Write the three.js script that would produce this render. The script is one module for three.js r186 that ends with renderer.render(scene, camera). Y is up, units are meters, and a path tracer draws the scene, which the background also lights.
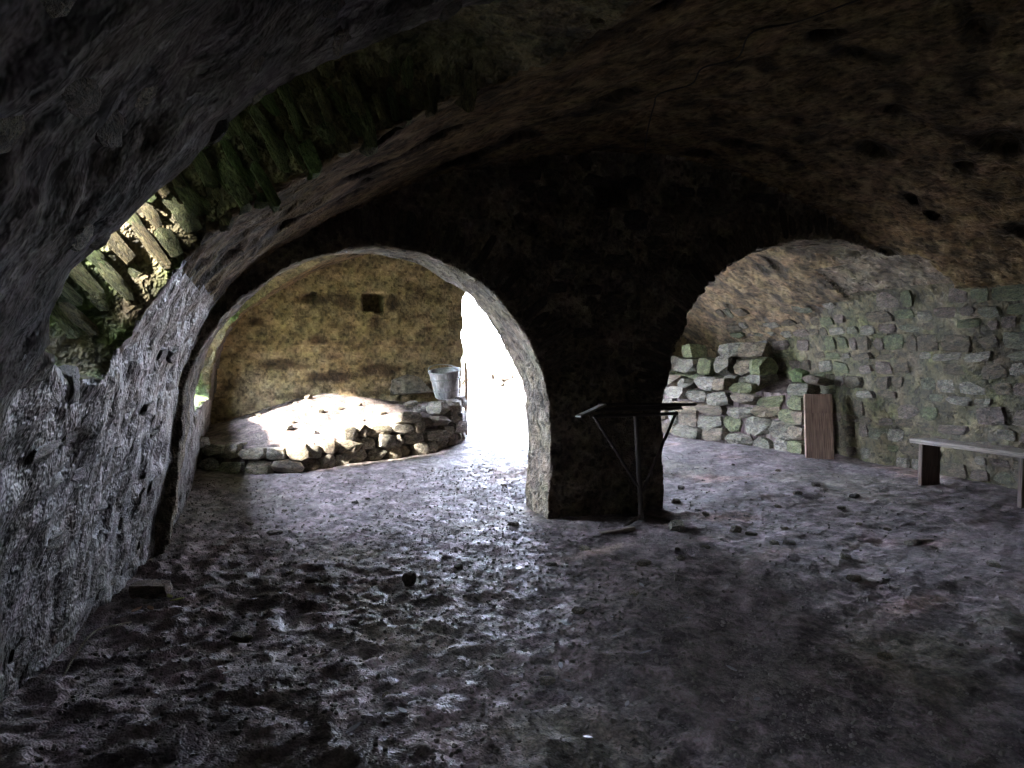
import * as THREE from 'three';
import { ImprovedNoise } from 'three/addons/math/ImprovedNoise.js';
import { mergeGeometries, mergeVertices, toCreasedNormals } from 'three/addons/utils/BufferGeometryUtils.js';

// ---------------------------------------------------------------- camera, sky, sun, exposure
// x = across the cellar (right), y = up, z = minus the distance along the vault ("a" below).
const scene = new THREE.Scene();
const FOCAL = 680, HORIZON = 355, EYE = 1.55, YAW = THREE.MathUtils.degToRad(21);
const camera = new THREE.PerspectiveCamera(2 * Math.atan(384 / FOCAL) * 180 / Math.PI, 1024 / 768, 0.05, 300);
camera.position.set(0, EYE, 0);
camera.rotation.set(-Math.atan((384 - HORIZON) / FOCAL), -YAW, 0, 'YXZ');
scene.add(camera);

scene.background = new THREE.Color().setRGB(0.76, 0.87, 1.10);
scene.backgroundIntensity = 1.0;

const sun = new THREE.DirectionalLight(new THREE.Color().setRGB(1.0, 0.94, 0.84), 1.5);
sun.position.set(-20, 12.8, 10.5);
sun.target.position.set(0, 0, 0);
sun.position.add(new THREE.Vector3(3, 0, -8)); sun.target.position.add(new THREE.Vector3(3, 0, -8));
sun.castShadow = true;
sun.shadow.mapSize.set(4096, 4096);
Object.assign(sun.shadow.camera, { left: -25, right: 25, top: 25, bottom: -25, near: 1, far: 80 });
sun.shadow.radius = 6;
scene.add(sun, sun.target);

const renderer = new THREE.WebGLRenderer({ antialias: true });
renderer.toneMapping = THREE.LinearToneMapping;
renderer.toneMappingExposure = 65;
renderer.shadowMap.enabled = true;

// ---------------------------------------------------------------- helpers
let seed = 7;
const rnd = () => { seed = (seed * 1664525 + 1013904223) >>> 0; return seed / 4294967296; };
const rr = (a, b) => a + (b - a) * rnd();
const pick = (l) => l[Math.floor(rnd() * l.length) % l.length];
const clamp = (x, a = 0, b = 1) => Math.min(b, Math.max(a, x));
const mix = (a, b, t) => a + (b - a) * t;
const sstep = (a, b, x) => { const t = clamp((x - a) / (b - a)); return t * t * (3 - 2 * t); };
const smax = (a, b, k) => { const h = Math.max(k - Math.abs(a - b), 0) / k; return Math.max(a, b) + h * h * k * 0.25; };
const perlin = new ImprovedNoise();
const N = (x, y, z) => perlin.noise(x, y, z);
const fbm = (x, y, z) => N(x, y, z) + 0.5 * N(2.1 * x + 5, 2.1 * y, 2.1 * z + 3) + 0.25 * N(4.3 * x, 4.3 * y + 7, 4.3 * z);

const usedNames = {};
function numbered(name) {
  const n = usedNames[name] = (usedNames[name] ?? -1) + 1;
  return n ? `${name}_${String(n).padStart(3, '0')}` : name;
}
function shadows(o) { o.castShadow = o.receiveShadow = true; return o; }
function part(name, geometry, material, parent) {
  const m = shadows(new THREE.Mesh(geometry, material)); m.name = name; parent.add(m); return m;
}
function thing(name, label, category, group, [x, y, z] = [0, 0, 0]) {
  const o = new THREE.Group(); o.name = numbered(name); o.position.set(x, y, z); scene.add(o);
  o.userData = { label, category }; if (group) o.userData.group = group;
  return o;
}
function single(name, geometry, material, label, category, group, [x, y, z] = [0, 0, 0]) {
  const o = shadows(new THREE.Mesh(geometry, material)); o.name = numbered(name); o.position.set(x, y, z); scene.add(o);
  o.userData = { label, category }; if (group) o.userData.group = group;
  return o;
}
function setting(name, label, category) {
  const o = new THREE.Group(); o.name = name; scene.add(o);
  o.userData = { kind: 'structure', label, category }; return o;
}

// ---- textures: tileable noise computed here
function lattice(size, period, s) {
  const v = new Float32Array(period * period); let q = s >>> 0;
  for (let i = 0; i < v.length; i++) { q = (q * 1664525 + 1013904223) >>> 0; v[i] = q / 4294967296; }
  return (x, y) => {
    const fx = x / size * period, fy = y / size * period, ix = Math.floor(fx), iy = Math.floor(fy);
    let u = fx - ix, w = fy - iy; u = u * u * (3 - 2 * u); w = w * w * (3 - 2 * w);
    const g = (i, j) => v[((j % period + period) % period) * period + ((i % period + period) % period)];
    return mix(mix(g(ix, iy), g(ix + 1, iy), u), mix(g(ix, iy + 1), g(ix + 1, iy + 1), u), w);
  };
}
function texture(size, f, color) {
  const d = new Uint8Array(size * size * 4);
  for (let y = 0; y < size; y++) for (let x = 0; x < size; x++) {
    const c = f(x, y), i = (y * size + x) * 4;
    for (let k = 0; k < 3; k++) d[i + k] = clamp(Array.isArray(c) ? c[k] : c) * 255;
    d[i + 3] = 255;
  }
  const t = new THREE.DataTexture(d, size, size);
  t.wrapS = t.wrapT = THREE.RepeatWrapping; t.magFilter = THREE.LinearFilter; t.minFilter = THREE.LinearMipmapLinearFilter;
  t.generateMipmaps = true; if (color) t.colorSpace = THREE.SRGBColorSpace;
  t.needsUpdate = true; return t;
}
const S = 512;
const l8 = lattice(S, 8, 11), l20 = lattice(S, 20, 12), l50 = lattice(S, 50, 13), l120 = lattice(S, 120, 14), l256 = lattice(S, 256, 15), l13 = lattice(S, 13, 16), l32 = lattice(S, 32, 17);
const grit = (x, y) => 0.25 * l8(x, y) + 0.25 * l20(x, y) + 0.22 * l50(x, y) + 0.16 * l120(x, y) + 0.12 * l256(x, y);
const masonryMap = texture(S, (x, y) => {
  const g = grit(x, y), w = l32(y, x), v = 0.72 + 0.55 * (g - 0.5) * 1.7 - 0.16 * sstep(0.62, 0.8, w);
  return [v * (1.02 + 0.08 * (l13(x, y) - 0.5)), v, v * (0.97 - 0.10 * (l13(y, x) - 0.5))];
}, true);
const masonryBump = texture(S, (x, y) => grit(x, y) * 1.5 - 0.3 - 0.35 * sstep(0.6, 0.8, l32(y, x)) + 0.12 * l120(x, y));
const soilMap = texture(S, (x, y) => { const v = 0.72 + 0.6 * (grit(y, x) - 0.5) * 1.9; return [v * 1.03, v * (0.98 + 0.05 * (l13(x, y) - 0.5)), v]; }, true);
const soilBump = texture(S, (x, y) => 0.5 + (0.4 * (l50(x, y) - 0.5) + 0.5 * (l120(x, y) - 0.5) + 0.4 * (l20(x, y) - 0.5)) * 1.2);
const soilRough = texture(S, (x, y) => { const w = sstep(0.45, 0.75, 0.6 * l20(x, y) + 0.4 * l50(y, x)); return 0.95 - 0.35 * w; });
const woodMap = texture(256, (x, y) => {
  const k = 256 / S, g = 0.5 * l120(x * 0.12 / k, y / k * 1.0) + 0.5 * l50(x * 0.2 / k, y / k);
  const v = 0.6 + 0.55 * g - 0.2 * sstep(0.7, 0.8, l256(x * 0.05 / k, y / k)); return [v, v * 0.97, v * 0.93];
}, true);
const woodBump = texture(256, (x, y) => 0.5 * l120(x * 0.12 * 2, y * 2) + 0.5 * l256(x * 0.05 * 2, y * 2));

const rep = (t, n) => { const c = t.clone(); c.repeat.set(n, n); c.needsUpdate = true; return c; };
// surfaces of the cellar carry their own earthy colours per vertex, the map adds grain (uv are metres)
const wallMat = (name, rough, bump, extra = {}) => Object.assign(new THREE.MeshStandardMaterial({ vertexColors: true, map: rep(masonryMap, 0.8), bumpMap: rep(masonryBump, 0.8), bumpScale: bump, roughness: rough, ...extra }), { name });
const MW = {
  wall_left: wallMat('damp rubble', 0.5, 0.018), wall_right: wallMat('limewashed rubble', 0.88, 0.02),
  wall_center: wallMat('rubble of the cross wall', 0.9, 0.03), wall_back: wallMat('ochre plaster', 0.92, 0.012),
  wall_front: wallMat('dark rubble', 0.9, 0.03), ceiling_front: Object.assign(new THREE.MeshPhysicalMaterial({ vertexColors: true, map: rep(masonryMap, 0.8), bumpMap: rep(masonryBump, 0.8), bumpScale: 0.018, roughness: 0.95, specularIntensity: 0.35 }), { name: 'vault plaster' }),
  ceiling_rear: wallMat('rear vault plaster', 0.9, 0.02), window_1: wallMat('mossy embrasure', 0.85, 0.035), window_2: wallMat('mossy rear embrasure', 0.85, 0.03),
};
const stoneMat = (name, r, g, b, rough = 0.85, m = 2) => Object.assign(new THREE.MeshStandardMaterial({ color: new THREE.Color().setRGB(r, g, b), map: rep(masonryMap, 0.37 * m), bumpMap: rep(masonryBump, 0.37 * m), bumpScale: 0.015, roughness: rough }), { name });

// ---------------------------------------------------------------- shape of the hollow space
const BACK = 11.2, FACE0 = 5.8, FACE1 = 6.45, FRONT = -2.0;
const leftBase = (a) => mix(-1.22, -0.66, sstep(1.5, 7.2, a)) ;
const leftAt = (h, a) => mix(leftBase(a), -0.38, Math.pow(clamp(h / 1.95, 0, 1.3), 1.15));
const rightAt = (h, a) => 7.8 + Math.max(0, a - 6.8) * 0.2 - 0.36 * Math.pow(clamp(h / 2.4, 0, 1.2), 3);
function roomParts(r, h, a) {
  const ledge = r > 5 ? 0.16 * (1 - sstep(2.24, 2.31, h)) * (1 - sstep(7, 8, a)) : 0;
  return [Math.hypot(r - 3.75, h + 2.7) - 6.2 - ledge, (leftAt(h, a) - r) * 0.95, (r - rightAt(h, a)) * 0.95];
}
const roomProfile = (p) => smax(smax(p[0], p[1], 0.35), p[2], 0.06);
function archLeft(r, h) { const dx = r - 1.04, dh = h - 0.9; return dh < 0 ? Math.max(r - 2.6, -0.53 - 0.1 * clamp(-dh / 0.9) - r) : Math.hypot(dx, dh) - 1.55; }
function archRight(r, h) {
  const dx = Math.abs(r - 5.97) / 2.1, dh = Math.max(0, h - 0.87) / 1.93;
  return (Math.pow(Math.pow(dx, 2.2) + Math.pow(dh, 2.2), 1 / 2.2) - 1) * 1.95;
}
function lunette1(r, h, a) {
  const out = Math.max(0, -0.45 - r), inn = Math.max(0, r + 0.45);
  const far = 3.27 + 0.09 * inn - 0.22 * out, near = 2.12 + 0.05 * inn + 0.52 * out, mid = (far + near) / 2;
  const top = 3.12 + 0.03 * (r - 1.7) - 0.4 * (a - mid) * (a - mid), sill = 1.47 - 0.16 * (a - 2.7) + 0.36 * Math.max(-0.3, out);
  return Math.max(smax(smax(a - far, near - a, 0.05), smax(h - top, sill - h, 0.05), 0.12), r - 2.6);
}
function lunette2(r, h, a) {
  const out = Math.max(0, -0.5 - r), inn = Math.max(0, r + 0.5);
  const far = 10.45 + 0.1 * inn - 0.8 * out, near = 7.0 - 0.05 * inn + 0.3 * out, mid = (far + near) / 2;
  const top = 3.08 + 0.03 * (r - 1.7) - 0.16 * (a - mid) * (a - mid), sill = 0.98 + 0.12 * Math.max(-0.3, out);
  return Math.max(smax(smax(a - far, near - a, 0.05), smax(h - top, sill - h, 0.05), 0.15), r - 2.6);
}
const box1 = (x, a, b) => Math.max(a - x, x - b);
function doorway(r, h, a) {
  const dh = Math.max(0, h - 1.5) / 1.5, dx = Math.abs(r - 4.55) / 1.15;
  return Math.max((Math.pow(dx ** 4 + dh ** 4, 0.25) - 1) * 1.0, 10.9 - a);
}
// [distance, class] of every hollow at a point
function hollows(r, h, a) {
  const p = roomParts(r, h, a), d = roomProfile(p), R = [];
  R.push([Math.max(d, a - FACE0, FRONT - a), 0], [Math.max(d, FACE1 - a, a - BACK), 1]);
  const t = box1(a, 5.4, 6.9);
  R.push([Math.max(archLeft(r, h), t), 2], [Math.max(archRight(r, h), t, p[2]), 3]);
  R.push([lunette1(r, h, a), 4], [lunette2(r, h, a), 5], [doorway(r, h, a), 6]);
  R.push([Math.max(box1(r, 1.72, 2.03), box1(h, 2.26, 2.53), box1(a, 10.8, 11.6)), 7]);
  R.push([Math.max(box1(r, 3.12, 3.42), box1(h, 2.98, 3.22), box1(a, 5.5, 6.05)), 8]);
  return [R, p];
}
function hollow(r, h, a) {
  const p = roomParts(r, h, a), d = roomProfile(p), t = box1(a, 5.4, 6.9);
  let m = Math.min(Math.max(d, a - FACE0, FRONT - a), Math.max(d, FACE1 - a, a - BACK), Math.max(archLeft(r, h), t), Math.max(archRight(r, h), t, p[2]));
  if (r < 2.8) m = Math.min(m, lunette1(r, h, a), lunette2(r, h, a));
  if (a > 10) m = Math.min(m, doorway(r, h, a), Math.max(box1(r, 1.72, 2.03), box1(h, 2.26, 2.53), box1(a, 10.8, 11.6)));
  return Math.min(m, Math.max(box1(r, 3.12, 3.42), box1(h, 2.98, 3.22), box1(a, 5.5, 6.05)));
}
function relief(r, h, a) {
  const top = sstep(2.0, 2.6, h), leftW = 1 - sstep(-0.1, 0.5, r);
  let n = 0.055 * N(r * 0.9, h * 0.9 + 4, a * 0.9) + 0.03 * N(r * 2.6 + 9, h * 2.6, a * 2.6) + (0.014 + 0.012 * leftW) * N(r * 6.5, h * 6.5 + 2, a * 6.5) + (0.008 + 0.008 * leftW) * N(r * 13, h * 13, a * 13);
  n += leftW * (1 - top) * 0.02 * Math.abs(N(r * 4, h * 3.2, a * 7 + 31)) - 0.006;
  // lost plaster and sockets in the vault
  const pit = N(r * 2.3 + 40, h * 2.3, a * 3.4);
  if (pit > 0.42) n -= top * 0.09 * sstep(0.42, 0.6, pit);
  return n;
}
const field = (r, h, a) => { const d = hollow(r, h, a); return Math.abs(d) < 0.4 ? d + relief(r, h, a) : d; };

// ---- surface nets over that field
const CELL = 0.045, O = [-1.55, -0.35, -2.3], CELLS = [Math.ceil(10.6 / CELL), Math.ceil(4.2 / CELL), Math.ceil(14.2 / CELL)];
const [nx, ny, nz] = CELLS.map((c) => c + 1);
const grid = new Float32Array(nx * ny * nz), B = 5;
for (let k = 0; k < nz; k += B) for (let j = 0; j < ny; j += B) for (let i = 0; i < nx; i += B) {
  const c = hollow(O[0] + (i + B / 2) * CELL, O[1] + (j + B / 2) * CELL, O[2] + (k + B / 2) * CELL), skip = Math.abs(c) > 0.55;
  for (let z = k; z < Math.min(nz, k + B); z++) for (let y = j; y < Math.min(ny, j + B); y++) for (let x = i; x < Math.min(nx, i + B); x++)
    grid[(z * ny + y) * nx + x] = skip ? c : field(O[0] + x * CELL, O[1] + y * CELL, O[2] + z * CELL);
}
const vertexAt = new Int32Array(nx * ny * nz).fill(-1), VP = [];
for (let z = 0; z < nz - 1; z++) for (let y = 0; y < ny - 1; y++) for (let x = 0; x < nx - 1; x++) {
  const o = (z * ny + y) * nx + x; let inside = 0;
  const g = [];
  for (let c = 0; c < 8; c++) { const v = grid[o + (c & 1) + ((c >> 1) & 1) * nx + (c >> 2) * nx * ny]; g.push(v); if (v < 0) inside++; }
  if (!inside || inside === 8) continue;
  let sx = 0, sy = 0, sz = 0, n = 0;
  for (let c = 0; c < 8; c++) for (let b = 1; b < 8; b <<= 1) {
    if (c & b) continue;
    const u = g[c], v = g[c | b]; if ((u < 0) === (v < 0)) continue;
    const t = u / (u - v); sx += (c & 1) + (b === 1 ? t : 0); sy += ((c >> 1) & 1) + (b === 2 ? t : 0); sz += (c >> 2) + (b === 4 ? t : 0); n++;
  }
  vertexAt[o] = VP.length / 3; VP.push(O[0] + (x + sx / n) * CELL, O[1] + (y + sy / n) * CELL, O[2] + (z + sz / n) * CELL);
}
const quads = [];
for (let z = 1; z < nz - 1; z++) for (let y = 1; y < ny - 1; y++) for (let x = 1; x < nx - 1; x++) {
  const o = (z * ny + y) * nx + x, s = grid[o] < 0;
  const face = (e, p, q) => {
    if (s === (grid[o + e] < 0)) return;
    const v = [vertexAt[o - p - q], vertexAt[o - p], vertexAt[o], vertexAt[o - q]];
    if (v.includes(-1)) return; quads.push(s ? v : v.reverse());
  };
  face(1, nx, nx * ny); face(nx, nx * ny, 1); face(nx * ny, 1, nx);
}
const VN = new Float32Array(VP.length);
for (let i = 0; i < VP.length; i += 3) {   // normals point into the hollow
  const e = 0.02, [r, h, a] = [VP[i], VP[i + 1], VP[i + 2]];
  const v = new THREE.Vector3(field(r - e, h, a) - field(r + e, h, a), field(r, h - e, a) - field(r, h + e, a), field(r, h, a - e) - field(r, h, a + e)).normalize();
  VN[i] = v.x; VN[i + 1] = v.y; VN[i + 2] = v.z;
}
function classOf(r, h, a) {
  const [R, p] = hollows(r, h, a); let best = R[0]; for (const q of R) if (q[0] < best[0]) best = q;
  const k = best[1];
  if (k === 4) return 'window_1'; if (k === 5) return 'window_2';
  if (k === 2 || k === 3 || k === 8) return k === 3 && p[2] > archRight(r, h) - 0.05 ? 'wall_right' : 'wall_center';
  if (k === 6 || k === 7) return 'wall_back';
  const ends = k === 0 ? [FRONT - a, a - FACE0] : [FACE1 - a, a - BACK], d = roomProfile(p);
  if (ends[0] > d && ends[0] > ends[1]) return k === 0 ? 'wall_front' : 'wall_center';
  if (ends[1] > d) return k === 0 ? 'wall_center' : 'wall_back';
  if (p[2] > p[0] && p[2] > p[1]) return 'wall_right';
  if (r < 2 && h < (a < 2.5 ? 1.3 + 0.6 * N(r * 1.7, h * 1.7, a * 1.7) : 1.95)) return 'wall_left';
  return k === 0 ? 'ceiling_front' : 'ceiling_rear';
}
// ---- earthy colours: stone, lime, plaster, soot stains and moss, all with their own outlines
const mossiness = (r, h, a, at) => sstep(at, at + 0.25, 0.5 + 0.55 * fbm(r * 1.4 + 11, h * 1.4, a * 1.4) + 0.3 * N(r * 7, h * 7, a * 7));
const LOST = [[1.45, 2.4, 0.2, 0.14], [2.2, 2.42, 0.12, 0.16], [0.95, 2.45, 0.28, 0.09], [1.0, 1.78, 0.18, 0.07], [1.9, 2.08, 0.1, 0.12], [0.1, 2.05, 0.12, 0.08], [2.0, 1.3, 0.4, 0.12], [1.2, 1.2, 0.4, 0.1], [0.4, 1.4, 0.3, 0.1]];
// the vault before the light shaft has lost its plaster and shows the grey rubble of the wall below
const bareRubble = (r, h, a) => 2.6 - a - 0.6 * Math.max(0, r - 0.6) - 0.35 * fbm(r * 1.5, h * 1.5, a * 1.5) > 0;
const PAINT = {
  wall_left: (r, h, a) => {
    const n = clamp(0.5 + 0.6 * fbm(r * 2, h * 2, a * 2.6)), w = sstep(0.6, 0.78, 0.5 + 0.7 * N(r * 5, h * 3, a * 5));
    return [mix(mix(0.16, 0.24, n), 0.3, w * 0.7), mix(mix(0.148, 0.222, n), 0.282, w * 0.7), mix(mix(0.145, 0.22, n), 0.29, w * 0.7)];
  },
  wall_right: (r, h, a) => {
    const n = clamp(0.5 + 0.6 * fbm(r * 2.2, h * 2.2, a * 2.2)), m = mossiness(r, h, a, mix(0.62, 0.4, sstep(5.5, 8, a))), p = sstep(0.6, 0.75, 0.5 + 0.6 * N(r * 4, h * 4 + 9, a * 4));
    const c = [mix(0.12, 0.21, n) + 0.06 * p, mix(0.105, 0.185, n) + 0.05 * p, mix(0.06, 0.105, n) + 0.045 * p];
    return [mix(c[0], 0.17, m * 0.75), mix(c[1], 0.185, m * 0.75), mix(c[2], 0.075, m * 0.75)];
  },
  wall_center: (r, h, a) => { const n = clamp(0.5 + 0.6 * fbm(r * 2, h * 2, a * 2)), l = sstep(0.55, 0.75, 0.5 + 0.55 * N(r * 3, h * 3, a * 3)); return [mix(0.25, 0.38, n) + 0.08 * l, mix(0.21, 0.32, n) + 0.075 * l, mix(0.155, 0.235, n) + 0.06 * l]; },
  wall_back: (r, h, a) => {
    const n = clamp(0.5 + 0.55 * fbm(r * 0.7, h * 1.3, a * 0.7)), f = 0.5 + 0.5 * N(r * 3.2, h * 7, 2), e = 0.25 * N(r * 6, h * 6, 3) + 0.2 * N(r * 14, h * 14, 8);
    let s = 0;   // places where the plaster has fallen off the brown stones
    for (const [br, bh, bw, bg] of LOST) s = Math.max(s, 1 - sstep(0.7, 1.15, Math.hypot((r - br) / bw, (h - bh) / bg) + e));
    s = Math.max(s, 0.7 * sstep(0.68, 0.76, 0.5 + 0.6 * N(r * 2.4 + 3, h * 6.2, 5)));
    const b = mix(0.36, 0.5, n) * mix(0.9, 1.1, f);
    return [mix(b, 0.12, s), mix(b * 0.8, 0.08, s), mix(b * 0.47, 0.045, s)];
  },
  wall_front: () => [0.15, 0.13, 0.10],
  ceiling_front: (r, h, a) => { if (bareRubble(r, h, a)) return PAINT.wall_left(r, h, a); const n = clamp(0.5 + 0.6 * fbm(r * 1.1, h * 1.1, a * 1.1)), s = sstep(0.6, 0.72, 0.5 + 0.6 * N(r * 2.3 + 40, h * 2.3, a * 3.4)), q = sstep(0.62, 0.7, 0.5 + 0.6 * N(r * 5 + 4, h * 5, a * 9)); return [mix(mix(0.27, 0.40, n), 0.11, Math.max(s, q * 0.6)), mix(mix(0.2, 0.295, n), 0.085, Math.max(s, q * 0.6)), mix(mix(0.115, 0.165, n), 0.055, Math.max(s, q * 0.6))]; },
  window_1: (r, h, a) => { const n = clamp(0.5 + 0.6 * fbm(r * 3, h * 3, a * 3)), m = mossiness(r, h, a, mix(0.3, 1.1, sstep(-0.1, 0.8, r))); const c = [mix(0.22, 0.34, n), mix(0.185, 0.29, n), mix(0.11, 0.17, n)]; return [mix(c[0], 0.16, m * 0.8), mix(c[1], 0.27, m * 0.8), mix(c[2], 0.07, m * 0.8)]; },
};
PAINT.ceiling_rear = (r, h, a) => { const c = PAINT.ceiling_front(r, h, a); return c; };
PAINT.window_2 = PAINT.window_1;

const pile = {};
for (const q of quads) {
  let cx = 0, cy = 0, cz = 0, mx = 0, my = 0, mz = 0;
  for (const v of q) { cx += VP[v * 3] / 4; cy += VP[v * 3 + 1] / 4; cz += VP[v * 3 + 2] / 4; mx += VN[v * 3]; my += VN[v * 3 + 1]; mz += VN[v * 3 + 2]; }
  if (cy < -0.28) continue;
  const c = classOf(cx, cy, cz), ax = Math.abs(my) > Math.max(Math.abs(mx), Math.abs(mz)) ? 1 : Math.abs(mx) > Math.abs(mz) ? 0 : 2;
  const arc = c.startsWith('ceiling'), side = c === 'wall_left' || c === 'wall_right';
  const s = pile[c] ??= { at: new Map(), p: [], n: [], u: [], c: [], f: [] };
  const id = q.map((v) => {
    const key = arc || side ? v : v * 3 + ax; let t = s.at.get(key);
    if (t === undefined) {
      t = s.p.length / 3; s.at.set(key, t);
      const r = VP[v * 3], h = VP[v * 3 + 1], a = VP[v * 3 + 2];
      s.p.push(r, h, -a); s.n.push(VN[v * 3], VN[v * 3 + 1], -VN[v * 3 + 2]);
      s.u.push(...(arc ? [a, Math.atan2(r - 3.75, h + 2.7) * 6.2] : side ? [a, h * 1.05] : ax === 1 ? [r, a] : ax === 0 ? [a, h] : [r, h])); s.c.push(...PAINT[c](r, h, a));
    }
    return t;
  });
  s.f.push(id[0], id[1], id[2], id[0], id[2], id[3]);
}
const ABOUT = {
  wall_left: ['damp dark rubble wall leaning into the vault', 'wall'], wall_right: ['rubble stone wall with lime and green moss behind the bench', 'wall'],
  wall_center: ['dark cross wall with two arches and a square pillar', 'wall'], wall_back: ['ochre plastered end wall with a square socket hole and doorway', 'wall'],
  wall_front: ['unlit rubble wall closing the cellar', 'wall'], ceiling_front: ['brown plastered barrel vault of the front cellar', 'ceiling'],
  ceiling_rear: ['pale plastered barrel vault behind the arches', 'ceiling'], window_1: ['mossy light shaft cut into the front vault', 'window'], window_2: ['bright mossy light shaft beside the earth platform', 'window'],
};
const SET = {};
for (const [c, s] of Object.entries(pile)) {
  const g = new THREE.BufferGeometry();
  g.setAttribute('position', new THREE.Float32BufferAttribute(s.p, 3)); g.setAttribute('normal', new THREE.Float32BufferAttribute(s.n, 3));
  g.setAttribute('uv', new THREE.Float32BufferAttribute(s.u, 2)); g.setAttribute('color', new THREE.Float32BufferAttribute(s.c, 3));
  // orient every face towards the hollow
  const f = s.f, P = s.p;
  for (let i = 0; i < f.length; i += 3) {
    const [x, y, z] = [f[i] * 3, f[i + 1] * 3, f[i + 2] * 3];
    const e = [P[y] - P[x], P[y + 1] - P[x + 1], P[y + 2] - P[x + 2]], d = [P[z] - P[x], P[z + 1] - P[x + 1], P[z + 2] - P[x + 2]];
    const nn = [e[1] * d[2] - e[2] * d[1], e[2] * d[0] - e[0] * d[2], e[0] * d[1] - e[1] * d[0]];
    if (nn[0] * s.n[x] + nn[1] * s.n[x + 1] + nn[2] * s.n[x + 2] < 0) { const t = f[i + 1]; f[i + 1] = f[i + 2]; f[i + 2] = t; }
  }
  g.setIndex(f);
  SET[c] = setting(c, ...ABOUT[c]);
  part(c.startsWith('window') ? 'embrasure' : c.startsWith('ceiling') ? 'plaster' : 'mortar', g, MW[c], SET[c]);
}
console.log('shell', quads.length * 2);

// roof and outer masonry, so that the cellar is closed and has thickness
const outer = setting('roof', 'earth covered roof mass above the vaults', 'roof');
{
  const m = stoneMat('outer masonry', 0.22, 0.2, 0.15);
  const slab = (x0, x1, y0, y1, a0, a1) => { const g = new THREE.BoxGeometry(x1 - x0, y1 - y0, a1 - a0); g.translate((x0 + x1) / 2, (y0 + y1) / 2, -(a0 + a1) / 2); return g; };
  part('roof_slab', slab(-1.5, 10.2, 3.95, 4.6, -2.6, 12), m, outer);
  part('outer_wall', mergeGeometries([slab(9.4, 10.2, -0.4, 3.95, -2.6, 12), slab(-1.5, 10.2, -0.4, 3.95, -3, -2.6)]), m, outer);
}

// ---------------------------------------------------------------- floor
const floorLevel = (r, a) => 0.15 * sstep(6.2, 8.8, a) + 0.1 * sstep(4.2, 7.3, r) * (1 - sstep(6.2, 8.8, a)) + 0.1 * sstep(9, 11.5, a);
function floorHeight(r, a) {
  const rough = mix(1, 0.55, sstep(5, 9, a)), leftish = 1 - sstep(0.8, 2.6, r);
  let n = 0.035 * N(r * 1.1, 3, a * 1.1) + 0.022 * N(r * 3.1, 8, a * 3.1) + rough * (0.010 * N(r * 7.5, 1, a * 7.5) + 0.006 * N(r * 15, 4, a * 15) + 0.004 * N(r * 31, 2, a * 31));
  const c = N(r * 5.2 + 3, 17, a * 5.2); n += rough * (0.12 + 0.24 * leftish) * 0.05 * sstep(0.12, 0.5, c);
  const d = N(r * 9 + 30, 11, a * 9); n += rough * (0.22 + 0.4 * leftish) * (0.022 * sstep(0.15, 0.4, d) - 0.02 * sstep(0.1, 0.4, -d));
  return floorLevel(r, a) + n;
}
const floorPaint = (r, a) => {
  const n = clamp(0.5 + 0.65 * fbm(r * 0.9, 3, a * 0.9)), f = clamp(0.5 + 0.8 * N(r * 9, 5, a * 9));
  const g = sstep(0.6, 0.8, 0.5 + 0.6 * fbm(r * 0.6 + 20, 2, a * 0.6)), red = sstep(0.62, 0.75, 0.5 + 0.55 * N(r * 0.8 + 3.3, 6, a * 1.6)) * sstep(2.2, 3, r);
  const b = mix(0.27, 0.38, n) * mix(0.88, 1.12, f) * 0.9;
  return [b * (1.02 + 0.22 * red), b * (0.93 + 0.05 * g), b * (0.91 - 0.1 * g - 0.12 * red)];
};
const spaced = (...l) => { const o = [l[0]]; for (let i = 1; i < l.length; i += 2) { const a = o[o.length - 1], n = Math.round((l[i + 1] - a) / l[i]); for (let k = 1; k <= n; k++) o.push(a + (l[i + 1] - a) * k / n); } return o; };
function heightfield(r0, r1, a0, a1, step, height, paint) { return terrain(spaced(r0, step, r1), spaced(a0, step, a1), height, paint); }
function terrain(rs, as, height, paint) {
  const u = rs.length - 1, w = as.length - 1, p = [], t = [], c = [], f = [];
  for (let j = 0; j <= w; j++) for (let i = 0; i <= u; i++) {
    const r = rs[i], a = as[j];
    p.push(r, height(r, a), -a); t.push(r, a); c.push(...paint(r, a));
  }
  for (let j = 0; j < w; j++) for (let i = 0; i < u; i++) { const o = j * (u + 1) + i; f.push(o, o + 1, o + u + 2, o, o + u + 2, o + u + 1); }
  const g = new THREE.BufferGeometry();
  g.setAttribute('position', new THREE.Float32BufferAttribute(p, 3)); g.setAttribute('uv', new THREE.Float32BufferAttribute(t, 2)); g.setAttribute('color', new THREE.Float32BufferAttribute(c, 3));
  g.setIndex(f); g.computeVertexNormals(); return g;
}
const soil = Object.assign(new THREE.MeshStandardMaterial({ vertexColors: true, map: rep(soilMap, 0.9), bumpMap: rep(soilBump, 1.3), bumpScale: 0.008, roughnessMap: rep(soilRough, 0.7), roughness: 0.92 }), { name: 'damp trodden soil' });
const dirt = Object.assign(new THREE.MeshStandardMaterial({ vertexColors: true, map: rep(soilMap, 0.9), bumpMap: rep(soilBump, 1.3), bumpScale: 0.02, roughness: 0.95 }), { name: 'dry earth' });
{
  const fl = setting('floor', 'uneven damp trodden earth floor', 'floor');
  part('trodden_earth', terrain(spaced(-1.5, 0.02, 4.5, 0.035, 9.2), spaced(-2.3, 0.1, 1.2, 0.02, 6, 0.035, 12.05), floorHeight, floorPaint), soil, fl);
}

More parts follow.
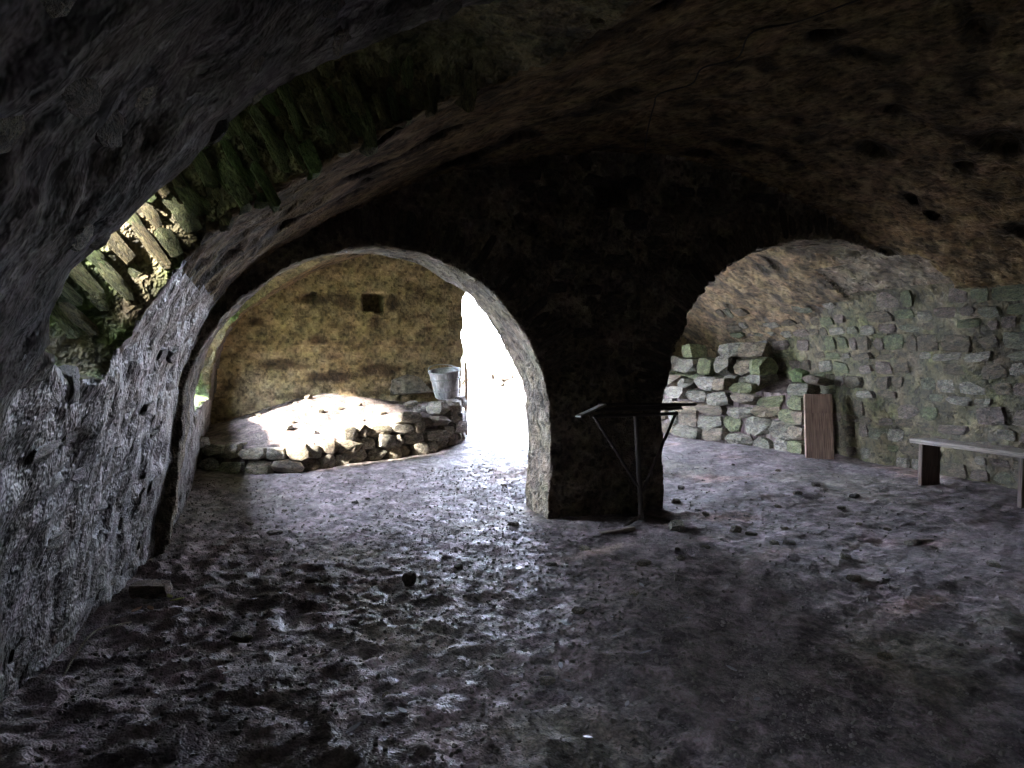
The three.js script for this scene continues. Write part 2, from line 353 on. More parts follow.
// ---------------------------------------------------------------- stones
function roughBlock(round, jitter) {
  let g = new THREE.BoxGeometry(1, 1, 1, 2, 2, 2); g.deleteAttribute('normal'); g.deleteAttribute('uv'); g = mergeVertices(g);
  const p = g.attributes.position, v = new THREE.Vector3();
  const sx = rr(-0.12, 0.12), sy = rr(-0.1, 0.1);
  for (let i = 0; i < p.count; i++) {
    v.fromBufferAttribute(p, i); const n = [v.x, v.y, v.z].filter((c) => Math.abs(c) > 0.4).length;
    const k = n === 3 ? 1 - round * rr(0.7, 1.2) : n === 2 ? 1 - round * rr(0.15, 0.5) : 1 + rr(-0.02, 0.06);
    v.multiplyScalar(k); v.x += sx * v.y + rr(-jitter, jitter); v.y += sy * v.x + rr(-jitter, jitter); v.z += rr(-jitter, jitter);
    p.setXYZ(i, v.x, v.y, v.z);
  }
  g = toCreasedNormals(g, 0.75);
  const q = g.attributes.position, nn = g.attributes.normal, uv = [];
  const ou = rnd() * 3, ov = rnd() * 3;
  for (let i = 0; i < q.count; i++) { const ax = [nn.getX(i), nn.getY(i), nn.getZ(i)].map(Math.abs); uv.push(...(ax[2] >= ax[0] && ax[2] >= ax[1] ? [q.getX(i) + ou, q.getY(i) + ov] : ax[0] > ax[1] ? [q.getZ(i) + ou, q.getY(i) + ov] : [q.getX(i) + ou, q.getZ(i) + ov])); }
  g.setAttribute('uv', new THREE.Float32BufferAttribute(uv, 2)); return g;
}
const blocks = Array.from({ length: 14 }, () => roughBlock(rr(0.14, 0.26), 0.05));
const cobbles = Array.from({ length: 10 }, () => roughBlock(rr(0.26, 0.36), 0.07));

// walk from a point inside the hollow to the wall; gives the point and the normal into the hollow
function strike(r, h, a, dr, dh, da, most = 6) {
  let t = 0;
  for (let i = 0; i < 90; i++) { const d = -field(r + dr * t, h + dh * t, a + da * t); if (d < 0.002) break; t += Math.max(0.002, d * 0.6); if (t > most) return null; }
  const P = [r + dr * t, h + dh * t, a + da * t], e = 0.05, f = hollow;
  const n = new THREE.Vector3(f(P[0] - e, P[1], P[2]) - f(P[0] + e, P[1], P[2]), f(P[0], P[1] - e, P[2]) - f(P[0], P[1] + e, P[2]), -(f(P[0], P[1], P[2] - e) - f(P[0], P[1], P[2] + e))).normalize();
  return { p: new THREE.Vector3(P[0], P[1], -P[2]), n };
}
const M4 = new THREE.Matrix4(), UPV = new THREE.Vector3(0, 1, 0);
function setStone(mesh, p, n, w, h, d, proud, roll = 0, up = UPV) {
  const z = n.clone(), x = up.clone().cross(z).normalize(), y = z.clone().cross(x);
  M4.makeBasis(x, y, z); mesh.quaternion.setFromRotationMatrix(M4); mesh.rotateZ(roll);
  mesh.scale.set(w, h, d); mesh.position.copy(p).addScaledVector(z, proud - d / 2);
}
// irregular courses: [centre u, centre v, width, height]
function courses(u0, u1, v0, v1, h0, h1, w0, w1, keep) {
  const out = [];
  for (let v = v0; v < v1;) {
    const hh = rr(h0, h1);
    for (let u = u0 + rr(-0.2, 0); u < u1;) { const w = rr(w0, w1); if (rnd() < keep) out.push([u + w / 2, v + hh / 2 + rr(-0.02, 0.02), w - 0.015, hh * rr(0.78, 1.02) - 0.012]); u += w; }
    v += hh;
  }
  return out;
}
const stoneSets = {
  right: [stoneMat('grey green wall stone', 0.2, 0.205, 0.14), stoneMat('pale lime stone', 0.31, 0.29, 0.235), stoneMat('mossy wall stone', 0.16, 0.18, 0.09), stoneMat('rosy wall stone', 0.21, 0.17, 0.14), stoneMat('brown wall stone', 0.16, 0.13, 0.085)],
  left: [stoneMat('slate wall stone', 0.22, 0.21, 0.215, 0.5), stoneMat('pale slate wall stone', 0.3, 0.29, 0.3, 0.48), stoneMat('grey slate wall stone', 0.18, 0.168, 0.168, 0.5), stoneMat('brown slate wall stone', 0.23, 0.2, 0.18, 0.52)],
  center: [stoneMat('cross wall stone', 0.19, 0.165, 0.12), stoneMat('cross wall pale stone', 0.26, 0.22, 0.16), stoneMat('cross wall dark stone', 0.13, 0.11, 0.085)],
  dry: [stoneMat('dry warm stone', 0.4, 0.35, 0.27), stoneMat('dry grey stone', 0.42, 0.395, 0.34), stoneMat('dry brown stone', 0.3, 0.245, 0.185), stoneMat('dry pale stone', 0.5, 0.465, 0.4)],
  mossy: [stoneMat('mossy block', 0.27, 0.29, 0.15), stoneMat('sandy block', 0.34, 0.28, 0.19), stoneMat('grey block', 0.32, 0.305, 0.24), stoneMat('pale block', 0.4, 0.375, 0.31), stoneMat('brown block', 0.26, 0.21, 0.15)],
  moss: [stoneMat('moss grown stone', 0.2, 0.28, 0.1), stoneMat('lichen stone', 0.26, 0.29, 0.14), stoneMat('ochre stone', 0.27, 0.23, 0.12)],
};
function wallStone(parent, hit, w, h, set, proud, roll = 0, geos = blocks, d = 0.12) {
  const m = part('stone', pick(geos), pick(set), parent); setStone(m, hit.p, hit.n, w, h, d, proud, roll); return m;
}
// right wall, in view from the arch side to the picture's edge
for (const [u, v, w, h] of courses(3.7, 9.6, 0.1, 2.25, 0.12, 0.24, 0.16, 0.44, 0.74)) {
  const s = strike(6.6 + Math.max(0, u - 8) * 0.2, v, u, 1, 0, 0); if (!s || s.n.x > -0.5) continue;
  wallStone(SET.wall_right, s, w * 0.96, h, stoneSets.right, rr(0.008, 0.035), rr(-0.08, 0.08));
}
// left wall
for (const [u, v, w, h] of courses(1.4, 7.6, 0.05, 1.5, 0.08, 0.2, 0.1, 0.3, 0.55)) {
  if (u > 5.7 && u < 6.6) continue;
  const s = strike(0.3, v, u, -1, 0, 0); if (!s || s.n.x < 0.5) continue;
  wallStone(SET.wall_left, s, w * 1.1, h * 1.1, stoneSets.left, rr(-0.006, 0.01), rr(-0.2, 0.2), cobbles, 0.08);
}
for (const [u, v, w, h] of courses(0.9, 2.02, 0.35, 1.2, 0.07, 0.1, 0.12, 0.3, 0.6)) {   // rubble showing in the vault before the light shaft
  const s = strike(1.2, 1.2, u, -Math.cos(v), Math.sin(v), 0, 3); if (!s || s.n.x < 0.15) continue;
  wallStone(SET.ceiling_front, s, w * 0.7, h * 1.1, stoneSets.center, rr(0.0, 0.014), rr(-0.2, 0.2), cobbles, 0.08);
}
// cross wall: face stones and thin ring stones round both arches
for (const [u, v, w, h] of courses(2.3, 7.2, 1.9, 3.35, 0.12, 0.24, 0.16, 0.45, 0.5)) {
  if (archLeft(u, v) < 0.42 || archRight(u, v) < 0.42) continue;
  const s = strike(u, v, 4.9, 0, 0, 1, 1.3); if (!s || s.n.z < 0.7) continue;
  wallStone(SET.wall_center, s, w, h, stoneSets.center, rr(0.0, 0.03), rr(-0.1, 0.1));
}
for (const [u, v, w, h] of courses(2.85, 3.55, 0.1, 1.9, 0.12, 0.24, 0.2, 0.4, 0.55)) {
  const s = strike(u, v, 4.9, 0, 0, 1, 1.3); if (!s || s.n.z < 0.7) continue;
  wallStone(SET.wall_center, s, Math.min(w, 0.36), h, stoneSets.center, rr(-0.005, 0.012), rr(-0.05, 0.05));
}
function ring(cr, ch, R, ry, t0, t1, n) {
  for (let i = 0; i < n; i++) {
    const t = t0 + (t1 - t0) * (i + 0.5) / n, len = rr(0.24, 0.4), rad = len / 2 + 0.07;
    const u = cr + Math.cos(t) * (R + rad), v = ch + Math.sin(t) * (ry + rad), s = strike(u, v, 4.9, 0, 0, 1, 1.3); if (!s || s.n.z < 0.6) continue;
    wallStone(SET.wall_center, s, len, (t1 - t0) * R / n * rr(0.75, 0.95), stoneSets.center, rr(0.0, 0.028), t + rr(-0.06, 0.06));
  }
}
ring(1.05, 0.9, 1.55, 1.55, 0.3, 2.75, 38);
ring(5.97, 0.87, 2.1, 1.93, 0.55, 3.0, 50);
// long stones of the light shaft's far side
for (let i = 0; i < 36; i++) {
  const r = -0.85 + i * 0.066, v0 = Math.sqrt(Math.max(0, 38.44 - (r - 3.75) ** 2)) - 2.7;
  for (const k of [0.08, 0.25, 0.42, 0.6, 0.78]) {
    const v = Math.max(v0, 1.55) + k + rr(-0.05, 0.05); if (v > 3.02) continue;
    const s = strike(r, v, 2.7, 0, 0, 1, 1.2); if (!s || s.n.z < 0.6) continue;
    wallStone(SET.window_1, s, rr(0.13, 0.26), rr(0.045, 0.085), r < 0.3 ? [stoneSets.moss[1], stoneSets.moss[1], stoneSets.moss[0], stoneSets.moss[2]] : [stoneSets.moss[1], stoneSets.moss[2], stoneSets.moss[2]], rr(0.004, 0.026), 2.3 - i * 0.018 + rr(-0.13, 0.13), blocks, 0.14);
  }
}

// ---------------------------------------------------------------- dry stone walls and earth platforms
function along(path) {     // arc length parameter over a plan polyline [r, a, ...]
  const L = [0]; for (let i = 1; i < path.length; i++) L.push(L[i - 1] + Math.hypot(path[i][0] - path[i - 1][0], path[i][1] - path[i - 1][1]));
  return { length: L[L.length - 1], at(s) { let i = 1; while (i < L.length - 1 && L[i] < s) i++; const t = clamp((s - L[i - 1]) / (L[i] - L[i - 1])), A = path[i - 1], Bq = path[i]; return { v: A.map((q, k) => mix(q, Bq[k], t)), n: new THREE.Vector3(Bq[1] - A[1], 0, Bq[0] - A[0]).normalize() }; } };
}
// path rows: r, a, bottom, top ; outward side is to the right of the walking direction seen from above with -z up
function dryStone(name, label, path, set, hRange, wRange, depth, outward) {
  const root = thing(name, label, 'stone wall'), P = along(path);
  const maxTop = Math.max(...path.map((p) => p[3] - p[2]));
  let level = 0;
  while (level < maxTop) {
    const hh = rr(...hRange);
    for (let s = rr(-0.1, 0.05); s < P.length;) {
      const w = rr(...wRange), q = P.at(Math.min(P.length, Math.max(0, s + w / 2))), [r, a, b, top] = q.v; s += w;
      const y = b + level + hh / 2 + rr(-0.035, 0.035); if (y - hh * 0.3 > top) continue;
      const n = q.n.clone().multiplyScalar(outward); if (n.lengthSq() < 0.5) continue;
      const m = part('stone', pick(rnd() < 0.45 ? cobbles : blocks), pick(set), root);
      const lean = n.clone().add(new THREE.Vector3(rr(-0.12, 0.12), rr(-0.05, 0.15), rr(-0.12, 0.12))).normalize();
      setStone(m, new THREE.Vector3(r, y, -a), lean, w * rr(0.94, 1.06), hh * rr(0.85, 1.15), depth, rr(-0.04, 0.07), rr(-0.16, 0.16));
    }
    level += hh * 0.93;
  }
  return root;
}
const signedInside = (poly, r, a) => {   // > 0 inside a plan polygon, in metres
  let d = 1e9, c = false;
  for (let i = 0, j = poly.length - 1; i < poly.length; j = i++) {
    const [xi, yi] = poly[i], [xj, yj] = poly[j], ex = xj - xi, ey = yj - yi, t = clamp(((r - xi) * ex + (a - yi) * ey) / (ex * ex + ey * ey));
    d = Math.min(d, Math.hypot(r - xi - ex * t, a - yi - ey * t));
    if ((yi > a) !== (yj > a) && r < (xj - xi) * (a - yi) / (yj - yi) + xi) c = !c;
  }
  return c ? d : -d;
};
const earthPaint = (r, a) => { const n = clamp(0.5 + 0.7 * fbm(r * 1.7, 9, a * 1.7)), f = clamp(0.5 + 0.8 * N(r * 11, 5, a * 11)), b = mix(0.17, 0.27, n) * mix(0.85, 1.15, f); return [b * 1.08, b * 0.92, b * 0.8]; };
function earth(name, label, poly, r0, r1, a0, a1, top) {
  const g = heightfield(r0, r1, a0, a1, 0.045, (r, a) => { const d = signedInside(poly, r, a); return d > 0 ? top(r, a) : Math.max(0.02, top(r, a) + d * 12); }, earthPaint);
  const o = single(name, g, dirt, label, 'earth'); o.userData.kind = 'structure'; return o;
}
// left platform
const FL = floorLevel;
const leftPath = [[-0.85, 9.1, 0.1, 0.47], [-0.55, 8.95, 0.1, 0.47], [0.2, 8.5, 0.1, 0.44], [0.55, 8.45, 0.11, 0.45], [1.1, 8.75, 0.12, 0.5], [1.8, 9.1, 0.14, 0.6], [2.5, 9.45, 0.15, 0.72], [2.95, 9.85, 0.17, 0.82], [3.18, 10.4, 0.2, 0.86], [3.25, 11.0, 0.24, 0.86]];
const lowWall = dryStone('retaining_wall', 'low curved dry stone wall holding the earth platform beside the doorway', leftPath, stoneSets.dry, [0.13, 0.21], [0.16, 0.4], 0.3, 1);
const leftPoly = [...leftPath.map(([r, a]) => [r - 0.06, a + 0.12]), [3.2, 11.4], [-1.1, 11.4]];
const leftTop = (r, a) => { const d = Math.max(0, signedInside(leftPoly.slice(0, leftPath.length).concat([[3.2, 14], [-1.1, 14]]), r, a)); return mix(0.43 + 0.13 * Math.max(0, r - 0.6) , 1.0, sstep(-0.2, 2.6, d)) + 0.03 * N(r * 2, 6, a * 2) + 0.018 * N(r * 7, 6, a * 7) + 0.014 * Math.abs(N(r * 15, 6, a * 15)); };
earth('earth_platform', 'raised bed of bare earth and rubble against the ochre wall', leftPoly, -1.1, 3.4, 8.2, 11.35, leftTop);
// right platform in two steps
const lowPath = [[7.42, 7.6, 0.1, 1.0], [7.3, 8.0, 0.12, 1.0], [6.95, 9.15, 0.14, 1.03], [6.75, 9.75, 0.16, 1.05], [6.85, 10.5, 0.2, 1.05], [7.0, 10.8, 0.2, 1.05]];
dryStone('stone_platform', 'lower course of mossy dry stone blocks stacked against the rubble wall', lowPath, stoneSets.mossy, [0.19, 0.31], [0.26, 0.6], 0.34, -1);
{
  const endPath = [[7.75, 7.5, 0.1, 0.98], [7.35, 7.56, 0.1, 0.98]], e = along(endPath), root = scene.getObjectByName('stone_platform');
  for (const y of [0.2, 0.42, 0.64, 0.86]) for (const s of [0.1, 0.32]) { const q = e.at(s); setStone(part('stone', pick(blocks), pick(stoneSets.mossy), root), new THREE.Vector3(q.v[0], y, -q.v[1]), new THREE.Vector3(0, 0, 1), 0.25, 0.22, 0.3, 0.02); }
}
const upPath = [[7.95, 8.75, 0.98, 1.5], [7.75, 8.75, 0.98, 1.58], [7.5, 9.25, 1.0, 1.6], [7.2, 10.0, 1.0, 1.55], [7.25, 10.7, 1.0, 1.5]];
dryStone('stone_stack', 'upper stack of green mossy blocks on top of the stone platform', upPath, [stoneSets.mossy[0], stoneSets.mossy[2], stoneSets.mossy[1], stoneSets.moss[1]], [0.2, 0.32], [0.26, 0.5], 0.34, -1);
earth('rubble_fill', 'brown earth and rubble filling between the mossy stone steps', [...lowPath.map(([r, a]) => [r + 0.12, a + 0.05]), [8.8, 11.4], [8.8, 7.5]], 6.6, 8.9, 7.3, 11.35, (r, a) => 0.98 + 0.25 * sstep(7.4, 8.3, r) * sstep(8, 9, a) + 0.03 * N(r * 4, 2, a * 4) + 0.02 * N(r * 11, 2, a * 11));

// ---------------------------------------------------------------- wood: bench, leaning board, post
const wood = (name, r, g, b, rough = 0.75) => Object.assign(new THREE.MeshStandardMaterial({ color: new THREE.Color().setRGB(r, g, b), map: woodMap, bumpMap: woodBump, bumpScale: 0.006, roughness: rough }), { name });
const greyWood = wood('weathered grey plank', 0.42, 0.38, 0.36), brownWood = wood('dark brown plank', 0.15, 0.11, 0.09), boardWood = wood('red brown board', 0.26, 0.17, 0.125);
function plank(w, h, d, segs = 8, warp = 0.006) {   // long side along x, bevelled, slightly warped, uv along the grain
  const sh = new THREE.Shape(); const b = Math.min(h, d) * 0.14, y = h / 2, z = d / 2;
  sh.moveTo(-z + b, -y); sh.lineTo(z - b, -y); sh.lineTo(z, -y + b); sh.lineTo(z, y - b); sh.lineTo(z - b, y); sh.lineTo(-z + b, y); sh.lineTo(-z, y - b); sh.lineTo(-z, -y + b); sh.closePath();
  const g = new THREE.ExtrudeGeometry(sh, { depth: w, steps: segs, bevelEnabled: false }); g.translate(0, 0, -w / 2); g.rotateY(Math.PI / 2);
  const p = g.attributes.position, s = rr(0, 9), uv = [];
  for (let i = 0; i < p.count; i++) { const x = p.getX(i); p.setY(i, p.getY(i) + warp * Math.sin(x * 2.1 + s)); p.setZ(i, p.getZ(i) + warp * N(x * 3, s, 1)); uv.push(x * 0.5 + s, (p.getZ(i) + p.getY(i)) * 2 + s); }
  g.setAttribute('uv', new THREE.Float32BufferAttribute(uv, 2)); g.computeVertexNormals(); return g;
}
{
  const t = thing('bench', 'rough plank bench with slab legs beside the rubble wall', 'bench', null, [7.24, 0.08, -5.46]);
  t.rotation.y = Math.PI / 2 - 0.10;   // length runs along the wall, towards the camera
  const seat = part('seat', plank(2.3, 0.05, 0.3, 12, 0.008), greyWood, t); seat.position.set(-1.08, 0.505, -0.13);
  for (const x of [-0.06, -1.2]) { const l = part('leg', plank(0.5, 0.26, 0.055, 4, 0.003), brownWood, t); l.rotation.z = Math.PI / 2; l.position.set(x, 0.24, -0.13); l.rotation.set(0, Math.PI / 2, Math.PI / 2, 'XYZ'); }
}
{
  const o = single('leaning_board', plank(0.9, 0.38, 0.05, 6, 0.004), boardWood, 'short reddish wide board leaning against the end of the stone platform', 'board');
  o.rotation.set(-0.14, -0.42, Math.PI / 2, 'YXZ'); o.position.set(7.33, 0.56, -7.24);
}
{
  const g = new THREE.CylinderGeometry(0.022, 0.03, 1.25, 7, 5); const p = g.attributes.position;
  for (let i = 0; i < p.count; i++) { const y = p.getY(i); p.setX(i, p.getX(i) + 0.012 * Math.sin(y * 4)); p.setZ(i, p.getZ(i) + 0.01 * Math.sin(y * 3 + 1)); }
  const o = single('stake', g, wood('peeled stake', 0.4, 0.27, 0.2), 'thin upright wooden stake by the doorway jamb next to the tub', 'stake', null, [3.3, 0.8, -10.72]); o.rotation.z = 0.02;
}

// ---------------------------------------------------------------- tub, slab, loose stones on the platform
{
  const t = thing('tub', 'pale grey open tub standing on the earth platform by the doorway', 'tub', null, [2.82, 0.9, -10.15]);
  t.rotation.set(0.08, 0.3, 0.14);
  const prof = [[0.0, 0.0], [0.165, 0.0], [0.18, 0.015], [0.235, 0.4], [0.25, 0.405], [0.25, 0.425], [0.228, 0.425], [0.222, 0.4], [0.17, 0.03], [0.0, 0.025]].map(([x, y]) => new THREE.Vector2(x, y));
  const m = Object.assign(new THREE.MeshStandardMaterial({ color: new THREE.Color().setRGB(0.5, 0.52, 0.53), map: rep(masonryMap, 1), roughness: 0.5, bumpMap: rep(masonryBump, 1), bumpScale: 0.003 }), { name: 'dusty zinc' });
  part('body', new THREE.LatheGeometry(prof, 32), m, t);
  for (const y of [0.12, 0.3]) { const b = part('rib', new THREE.TorusGeometry(0.185 + (y - 0.015) * 0.143, 0.008, 6, 32), m, t); b.rotation.x = Math.PI / 2; b.position.y = y; }
  const h = part('handle', new THREE.TorusGeometry(0.245, 0.007, 6, 24, Math.PI), m, t); h.rotation.x = -1.25; h.position.y = 0.41;
}
{
  const sh = new THREE.Shape(); sh.moveTo(-0.34, 0); sh.lineTo(0.34, -0.02); sh.lineTo(0.12, 0.24); sh.lineTo(-0.05, 0.3); sh.lineTo(-0.3, 0.22); sh.closePath();
  const g = new THREE.ExtrudeGeometry(sh, { depth: 0.05, bevelEnabled: true, bevelSize: 0.012, bevelThickness: 0.012, bevelSegments: 2 });
  const o = single('stone_slab', g, stoneMat('slab stone', 0.24, 0.22, 0.18), 'grey pointed stone slab leaning on the ochre wall', 'stone slab', null, [2.45, 0.93, -10.95]); o.rotation.set(-0.3, -0.25, 0);
}
const taken = [];
const loose = (name, label, cat, group, r, y, a, w, h, d, m, turn = rr(0, 6)) => {
  if (taken.some(([x, z, q]) => Math.hypot(x - r, z - a) < (q + Math.max(w, d)) * 0.62)) return null;
  taken.push([r, a, Math.max(w, d)]); const o = single(name, pick(cobbles), m, label, cat, group, [r, y, -a]); o.scale.set(w, h, d); o.rotation.set(rr(-0.2, 0.2), turn, rr(-0.2, 0.2)); return o; };
for (const [r, a, w] of [[2.3, 9.95, 0.16], [2.3, 10.32, 0.2], [2.2, 10.15, 0.12], [2.5, 10.25, 0.15], [2.55, 9.98, 0.1], [2.36, 10.1, 0.11]])
  loose('loose_stone', 'loose pale rubble stone lying beside the tub on the platform', 'stone', 'rubble beside the tub', r, leftTop(r, a) + w * 0.28, a, w, w * 0.6, w * 0.8, pick(stoneSets.dry));
for (let i = 0; i < 26; i++) { const r = rr(-0.2, 2.8), a = rr(9.2, 10.9), w = rr(0.05, 0.11); if (signedInside(leftPoly, r, a) < 0.25) continue; loose('platform_pebble', 'small stone scattered over the sunlit earth platform', 'stone', 'pebbles on the earth platform', r, leftTop(r, a) + w * 0.2, a, w, w * 0.6, w, pick(stoneSets.dry)); }
loose('mossy_cap_stone', 'bright green mossy stone on the platform beside the leaning board', 'stone', null, 7.68, 1.24, 7.97, 0.26, 0.2, 0.24, stoneSets.moss[0]);
loose('cap_stone', 'flat brown stone lying on the corner of the stone platform', 'stone', null, 7.6, 1.18, 7.55, 0.42, 0.12, 0.3, stoneSets.dry[2], 0.2);

// ---------------------------------------------------------------- rusty stand in front of the pillar
{
  const t = thing('metal_stand', 'rusty metal table stand with a V shaped frame before the pillar', 'stand', null, [3.39, floorHeight(3.39, 5.45) - 0.01, -5.45]);
  const iron = Object.assign(new THREE.MeshStandardMaterial({ color: new THREE.Color().setRGB(0.07, 0.055, 0.048), roughness: 0.6, metalness: 0.4, bumpMap: masonryBump, bumpScale: 0.003 }), { name: 'rusty iron' });
  const bright = Object.assign(new THREE.MeshStandardMaterial({ color: new THREE.Color().setRGB(0.3, 0.29, 0.27), roughness: 0.55, metalness: 0.2, map: woodMap }), { name: 'worn slat' });
  const bar = (name, A, Bq, rad, m = iron) => {
    const a = new THREE.Vector3(...A), b = new THREE.Vector3(...Bq), g = new THREE.CylinderGeometry(rad, rad, a.distanceTo(b), 8); const o = part(name, g, m, t);
    o.position.copy(a).add(b).multiplyScalar(0.5); o.quaternion.setFromUnitVectors(UPV, b.sub(a).normalize()); return o;
  };
  bar('post', [0, 0, 0], [-0.07, 1.0, 0], 0.024);
  bar('strut', [-0.005, 0.28, 0], [-0.52, 1.01, 0.02], 0.014); bar('strut', [0.01, 0.28, 0], [0.36, 1.02, 0.02], 0.014);
  bar('cross_bar', [-0.52, 1.0, 0.02], [0.37, 1.0, 0.02], 0.016); bar('cross_bar', [-0.34, 1.09, -0.22], [0.74, 1.06, -0.22], 0.016);
  const flat = (name, x, y, z, w, d, turn, m) => { const g = plank(w, 0.02, d, 3, 0.003), o = part(name, g, m, t); o.position.set(x, y, z); o.rotation.y = turn; return o; };
  { const o = flat('slat', -0.5, 1.05, -0.06, 0.42, 0.06, 0.5, bright); o.rotation.z = 0.2; } flat('slat', 0.05, 1.05, -0.16, 0.95, 0.07, 0.02, iron); flat('slat', 0.0, 1.045, -0.06, 0.9, 0.08, -0.03, iron);
  flat('slat', 0.3, 1.05, -0.1, 0.5, 0.06, 1.2, iron);
  for (let k = 0; k < 3; k++) bar('foot', [0, 0.06, 0], [0.3 * Math.cos(k * 2.1 + 0.5), 0.0, 0.24 * Math.sin(k * 2.1 + 0.5)], 0.014);
}
{
  const o = single('short_stick', plank(0.36, 0.03, 0.04, 4, 0.01), wood('bleached stick', 0.34, 0.3, 0.25), 'short pale stick lying at the foot of the metal stand', 'stick', null, [2.98, floorHeight(2.98, 5.18) + 0.02, -5.18]); o.rotation.y = 0.1;
  loose('pale_stone', 'pale rough stone at the foot of the metal stand', 'stone', null, 3.52, floorHeight(3.52, 5.08) + 0.03, 5.08, 0.18, 0.09, 0.12, stoneSets.dry[1]);
}

// ---------------------------------------------------------------- things on the floor
{
  const o = single('half_brick', roughBlock(0.1, 0.03), stoneMat('dusty brick', 0.36, 0.27, 0.22), 'broken brown brick at the foot of the damp left wall', 'brick', null, [-0.62, floorHeight(-0.62, 4.86) + 0.04, -4.86]);
  o.scale.set(0.23, 0.09, 0.13); o.rotation.y = -0.25;
  const c = new THREE.CatmullRomCurve3([[-0.66, 0.02, -4.34], [-0.71, 0.09, -4.2], [-0.78, 0.12, -4.03], [-0.83, 0.08, -3.86], [-0.86, -0.01, -3.72]].map(([x, y, z]) => new THREE.Vector3(x, y + floorHeight(x, -z), z)));
  single('bent_reed', new THREE.TubeGeometry(c, 24, 0.005, 6), wood('dry reed', 0.42, 0.4, 0.33), 'long pale bent reed sticking out of the wet soil', 'reed');
  loose('soil_clod', 'pointed dark clod standing in the middle of the floor', 'clod', null, 0.98, floorHeight(0.98, 4.5) + 0.04, 4.5, 0.08, 0.1, 0.07, stoneSets.center[0]);
}
for (let i = 0; i < 70; i++) {
  const r = rr(-0.5, 6.2), a = rr(2.2, 7.4), w = rr(0.03, 0.09);
  if (r > 2.4 && r < 4 && a > 5.2 && a < 6.7) continue;
  loose('floor_stone', 'small stone lying loose on the trodden earth floor', 'stone', 'small stones on the floor', r, floorHeight(r, a) + w * 0.12, a, w * rr(0.9, 1.6), w * 0.6, w, rnd() < 0.6 ? pick(stoneSets.center) : pick(stoneSets.dry));
}
{ // wet chips and leaves
  const wet = Object.assign(new THREE.MeshStandardMaterial({ color: new THREE.Color().setRGB(0.32, 0.32, 0.35), roughness: 0.22 }), { name: 'wet chip' });
  const leafy = [Object.assign(new THREE.MeshStandardMaterial({ color: new THREE.Color().setRGB(0.3, 0.34, 0.07), roughness: 0.5 }), { name: 'yellow green leaf' }), Object.assign(new THREE.MeshStandardMaterial({ color: new THREE.Color().setRGB(0.26, 0.13, 0.07), roughness: 0.5 }), { name: 'brown leaf' })];
  const leaf = (() => { const sh = new THREE.Shape(); sh.moveTo(-0.5, 0); sh.quadraticCurveTo(-0.1, 0.36, 0.5, 0); sh.quadraticCurveTo(-0.1, -0.34, -0.5, 0); const g = new THREE.ExtrudeGeometry(sh, { depth: 0.03, steps: 1, curveSegments: 5, bevelEnabled: false }); g.rotateX(-Math.PI / 2); const p = g.attributes.position; for (let i = 0; i < p.count; i++) p.setY(i, p.getY(i) + 0.25 * p.getX(i) ** 2 + 0.3 * Math.abs(p.getZ(i))); g.computeVertexNormals(); return g; })();
  for (let i = 0; i < 46; i++) {
    const r = rr(-0.7, 2.4), a = rr(2.3, 5.6), w = rr(0.03, 0.08);
    const o = single('wet_chip', leaf, wet, 'glistening wet leaf or chip on the dark soil by the left wall', 'leaf', 'wet litter on the dark soil', [r, floorHeight(r, a) + 0.008, -a]);
    o.scale.setScalar(w); o.rotation.set(rr(-0.3, 0.3), rr(0, 6), rr(-0.3, 0.3));
  }
  for (const [r, a, k] of [[-0.5, 4.72, 0], [-0.45, 4.66, 0], [-0.66, 4.55, 1], [-0.58, 4.5, 1]]) {
    const o = single('fallen_leaf', leaf, leafy[k], k ? 'brown fallen leaf near the broken brick' : 'yellow green fallen leaf in front of the broken brick', 'leaf', k ? 'brown leaves near the brick' : 'green leaves near the brick', [r, floorHeight(r, a) + 0.012, -a]);
    o.scale.setScalar(0.09); o.rotation.y = rr(0, 6);
  }
  const n = 26000, crumbs = new THREE.InstancedMesh(cobbles[0], Object.assign(new THREE.MeshStandardMaterial({ color: new THREE.Color().setRGB(0.17, 0.152, 0.144), roughness: 0.7 }), { name: 'soil crumb' }), n);
  crumbs.name = 'soil_crumbs'; crumbs.userData = { kind: 'stuff', label: 'crumbs of dark damp soil strewn over the floor', category: 'soil' };
  const q = new THREE.Object3D();
  for (let i = 0; i < n; i++) {
    const a = 1.3 + 7 * Math.pow(rnd(), 1.5), r = rnd() < 0.6 ? rr(-0.8, 2.8) : rr(-0.8, 7.4), w = 0.004 + 0.016 * Math.pow(rnd(), 4);
    const inPillar = r > 2.5 && r < 3.95 && a > 5.7 && a < 6.55;
    q.position.set(r, inPillar ? -0.3 : floorHeight(r, a) + w * 0.2, -a); q.scale.set(w * rr(0.8, 1.6), w * rr(0.5, 1), w); q.rotation.set(rr(0, 6), rr(0, 6), 0); q.updateMatrix(); crumbs.setMatrixAt(i, q.matrix);
  }
  scene.add(shadows(crumbs));
}

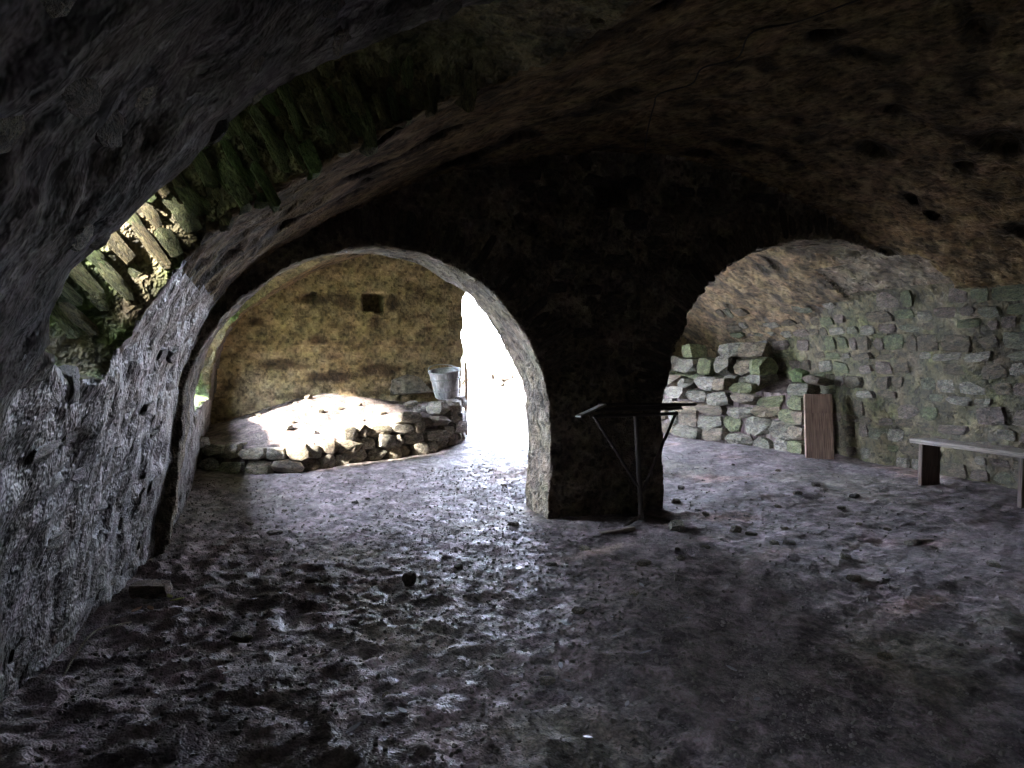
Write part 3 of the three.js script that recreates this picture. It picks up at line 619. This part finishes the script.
{
  const pts = [[3.3, 2.3], [3.02, 2.85], [2.9, 3.12], [2.72, 3.22], [2.9, 3.6], [2.8, 3.8], [2.88, 4.03], [2.8, 4.3], [2.95, 4.61], [3.2, 5.1], [3.55, 5.7]].map(([r, a]) => { const q = strike(r, 2.2, a, 0, 1, 0, 3).p; q.y -= 0.004; return q; });
  single('thin_root', new THREE.TubeGeometry(new THREE.CatmullRomCurve3(pts), 90, 0.006, 5), stoneMat('dark root', 0.05, 0.04, 0.03), 'thin dark root creeping over the plastered vault towards the cross wall', 'root');
}
// ---------------------------------------------------------------- outside
{
  const grassy = Object.assign(new THREE.MeshStandardMaterial({ vertexColors: true, map: rep(soilMap, 0.4), roughness: 1 }), { name: 'dry yard and meadow' });
  const yard = (r, a) => { const g = sstep(17, 19, a + 0.6 * N(r * 0.8, 1, a * 0.8)), n = clamp(0.5 + 0.6 * fbm(r * 0.5, 2, a * 0.5)); return [mix(mix(0.36, 0.46, n), 0.3, g), mix(mix(0.33, 0.42, n), 0.34, g), mix(mix(0.28, 0.35, n), 0.16, g)]; };
  const o = setting('ground', 'sunlit yard and meadow outside the cellar', 'ground');
  part('yard', heightfield(-6, 30, 11.95, 45, 0.6, (r, a) => mix(0.26, 0.72, sstep(12, 16.5, a)) + 0.05 * Math.max(0, a - 18) + 0.04 * N(r * 0.7, 2, a * 0.7), yard), grassy, o);
  part('bank', heightfield(-22, -1.5, -10, 14, 0.35, (r, a) => 0.75 + 0.08 * N(r, 2, a) + (1 - sstep(3.5, 4.3, a)) * (0.45 + clamp((-2.4 - r) * 1.15, 0, 4.5)), (r, a) => { const n = clamp(0.5 + 0.6 * fbm(r, 2, a)); return [mix(0.13, 0.2, n), mix(0.17, 0.25, n), mix(0.06, 0.1, n)]; }), grassy, o);
  const w = thing('yard_wall', 'low pale stone wall across the sunlit yard', 'stone wall', null, [0, 0, 0]);
  for (let row = 0; row < 2; row++) for (let r = 3; r < 13;) { const l = rr(0.5, 1.1); const m = part('stone', pick(blocks), pick(stoneSets.dry), w); m.scale.set(l * 1.04, 0.3, 0.4); m.position.set(r + l / 2, 0.78 + row * 0.27, -17); r += l; }
}
scene.traverse((o) => { if (o.isMesh) o.castShadow = o.receiveShadow = true; });
renderer.render(scene, camera);
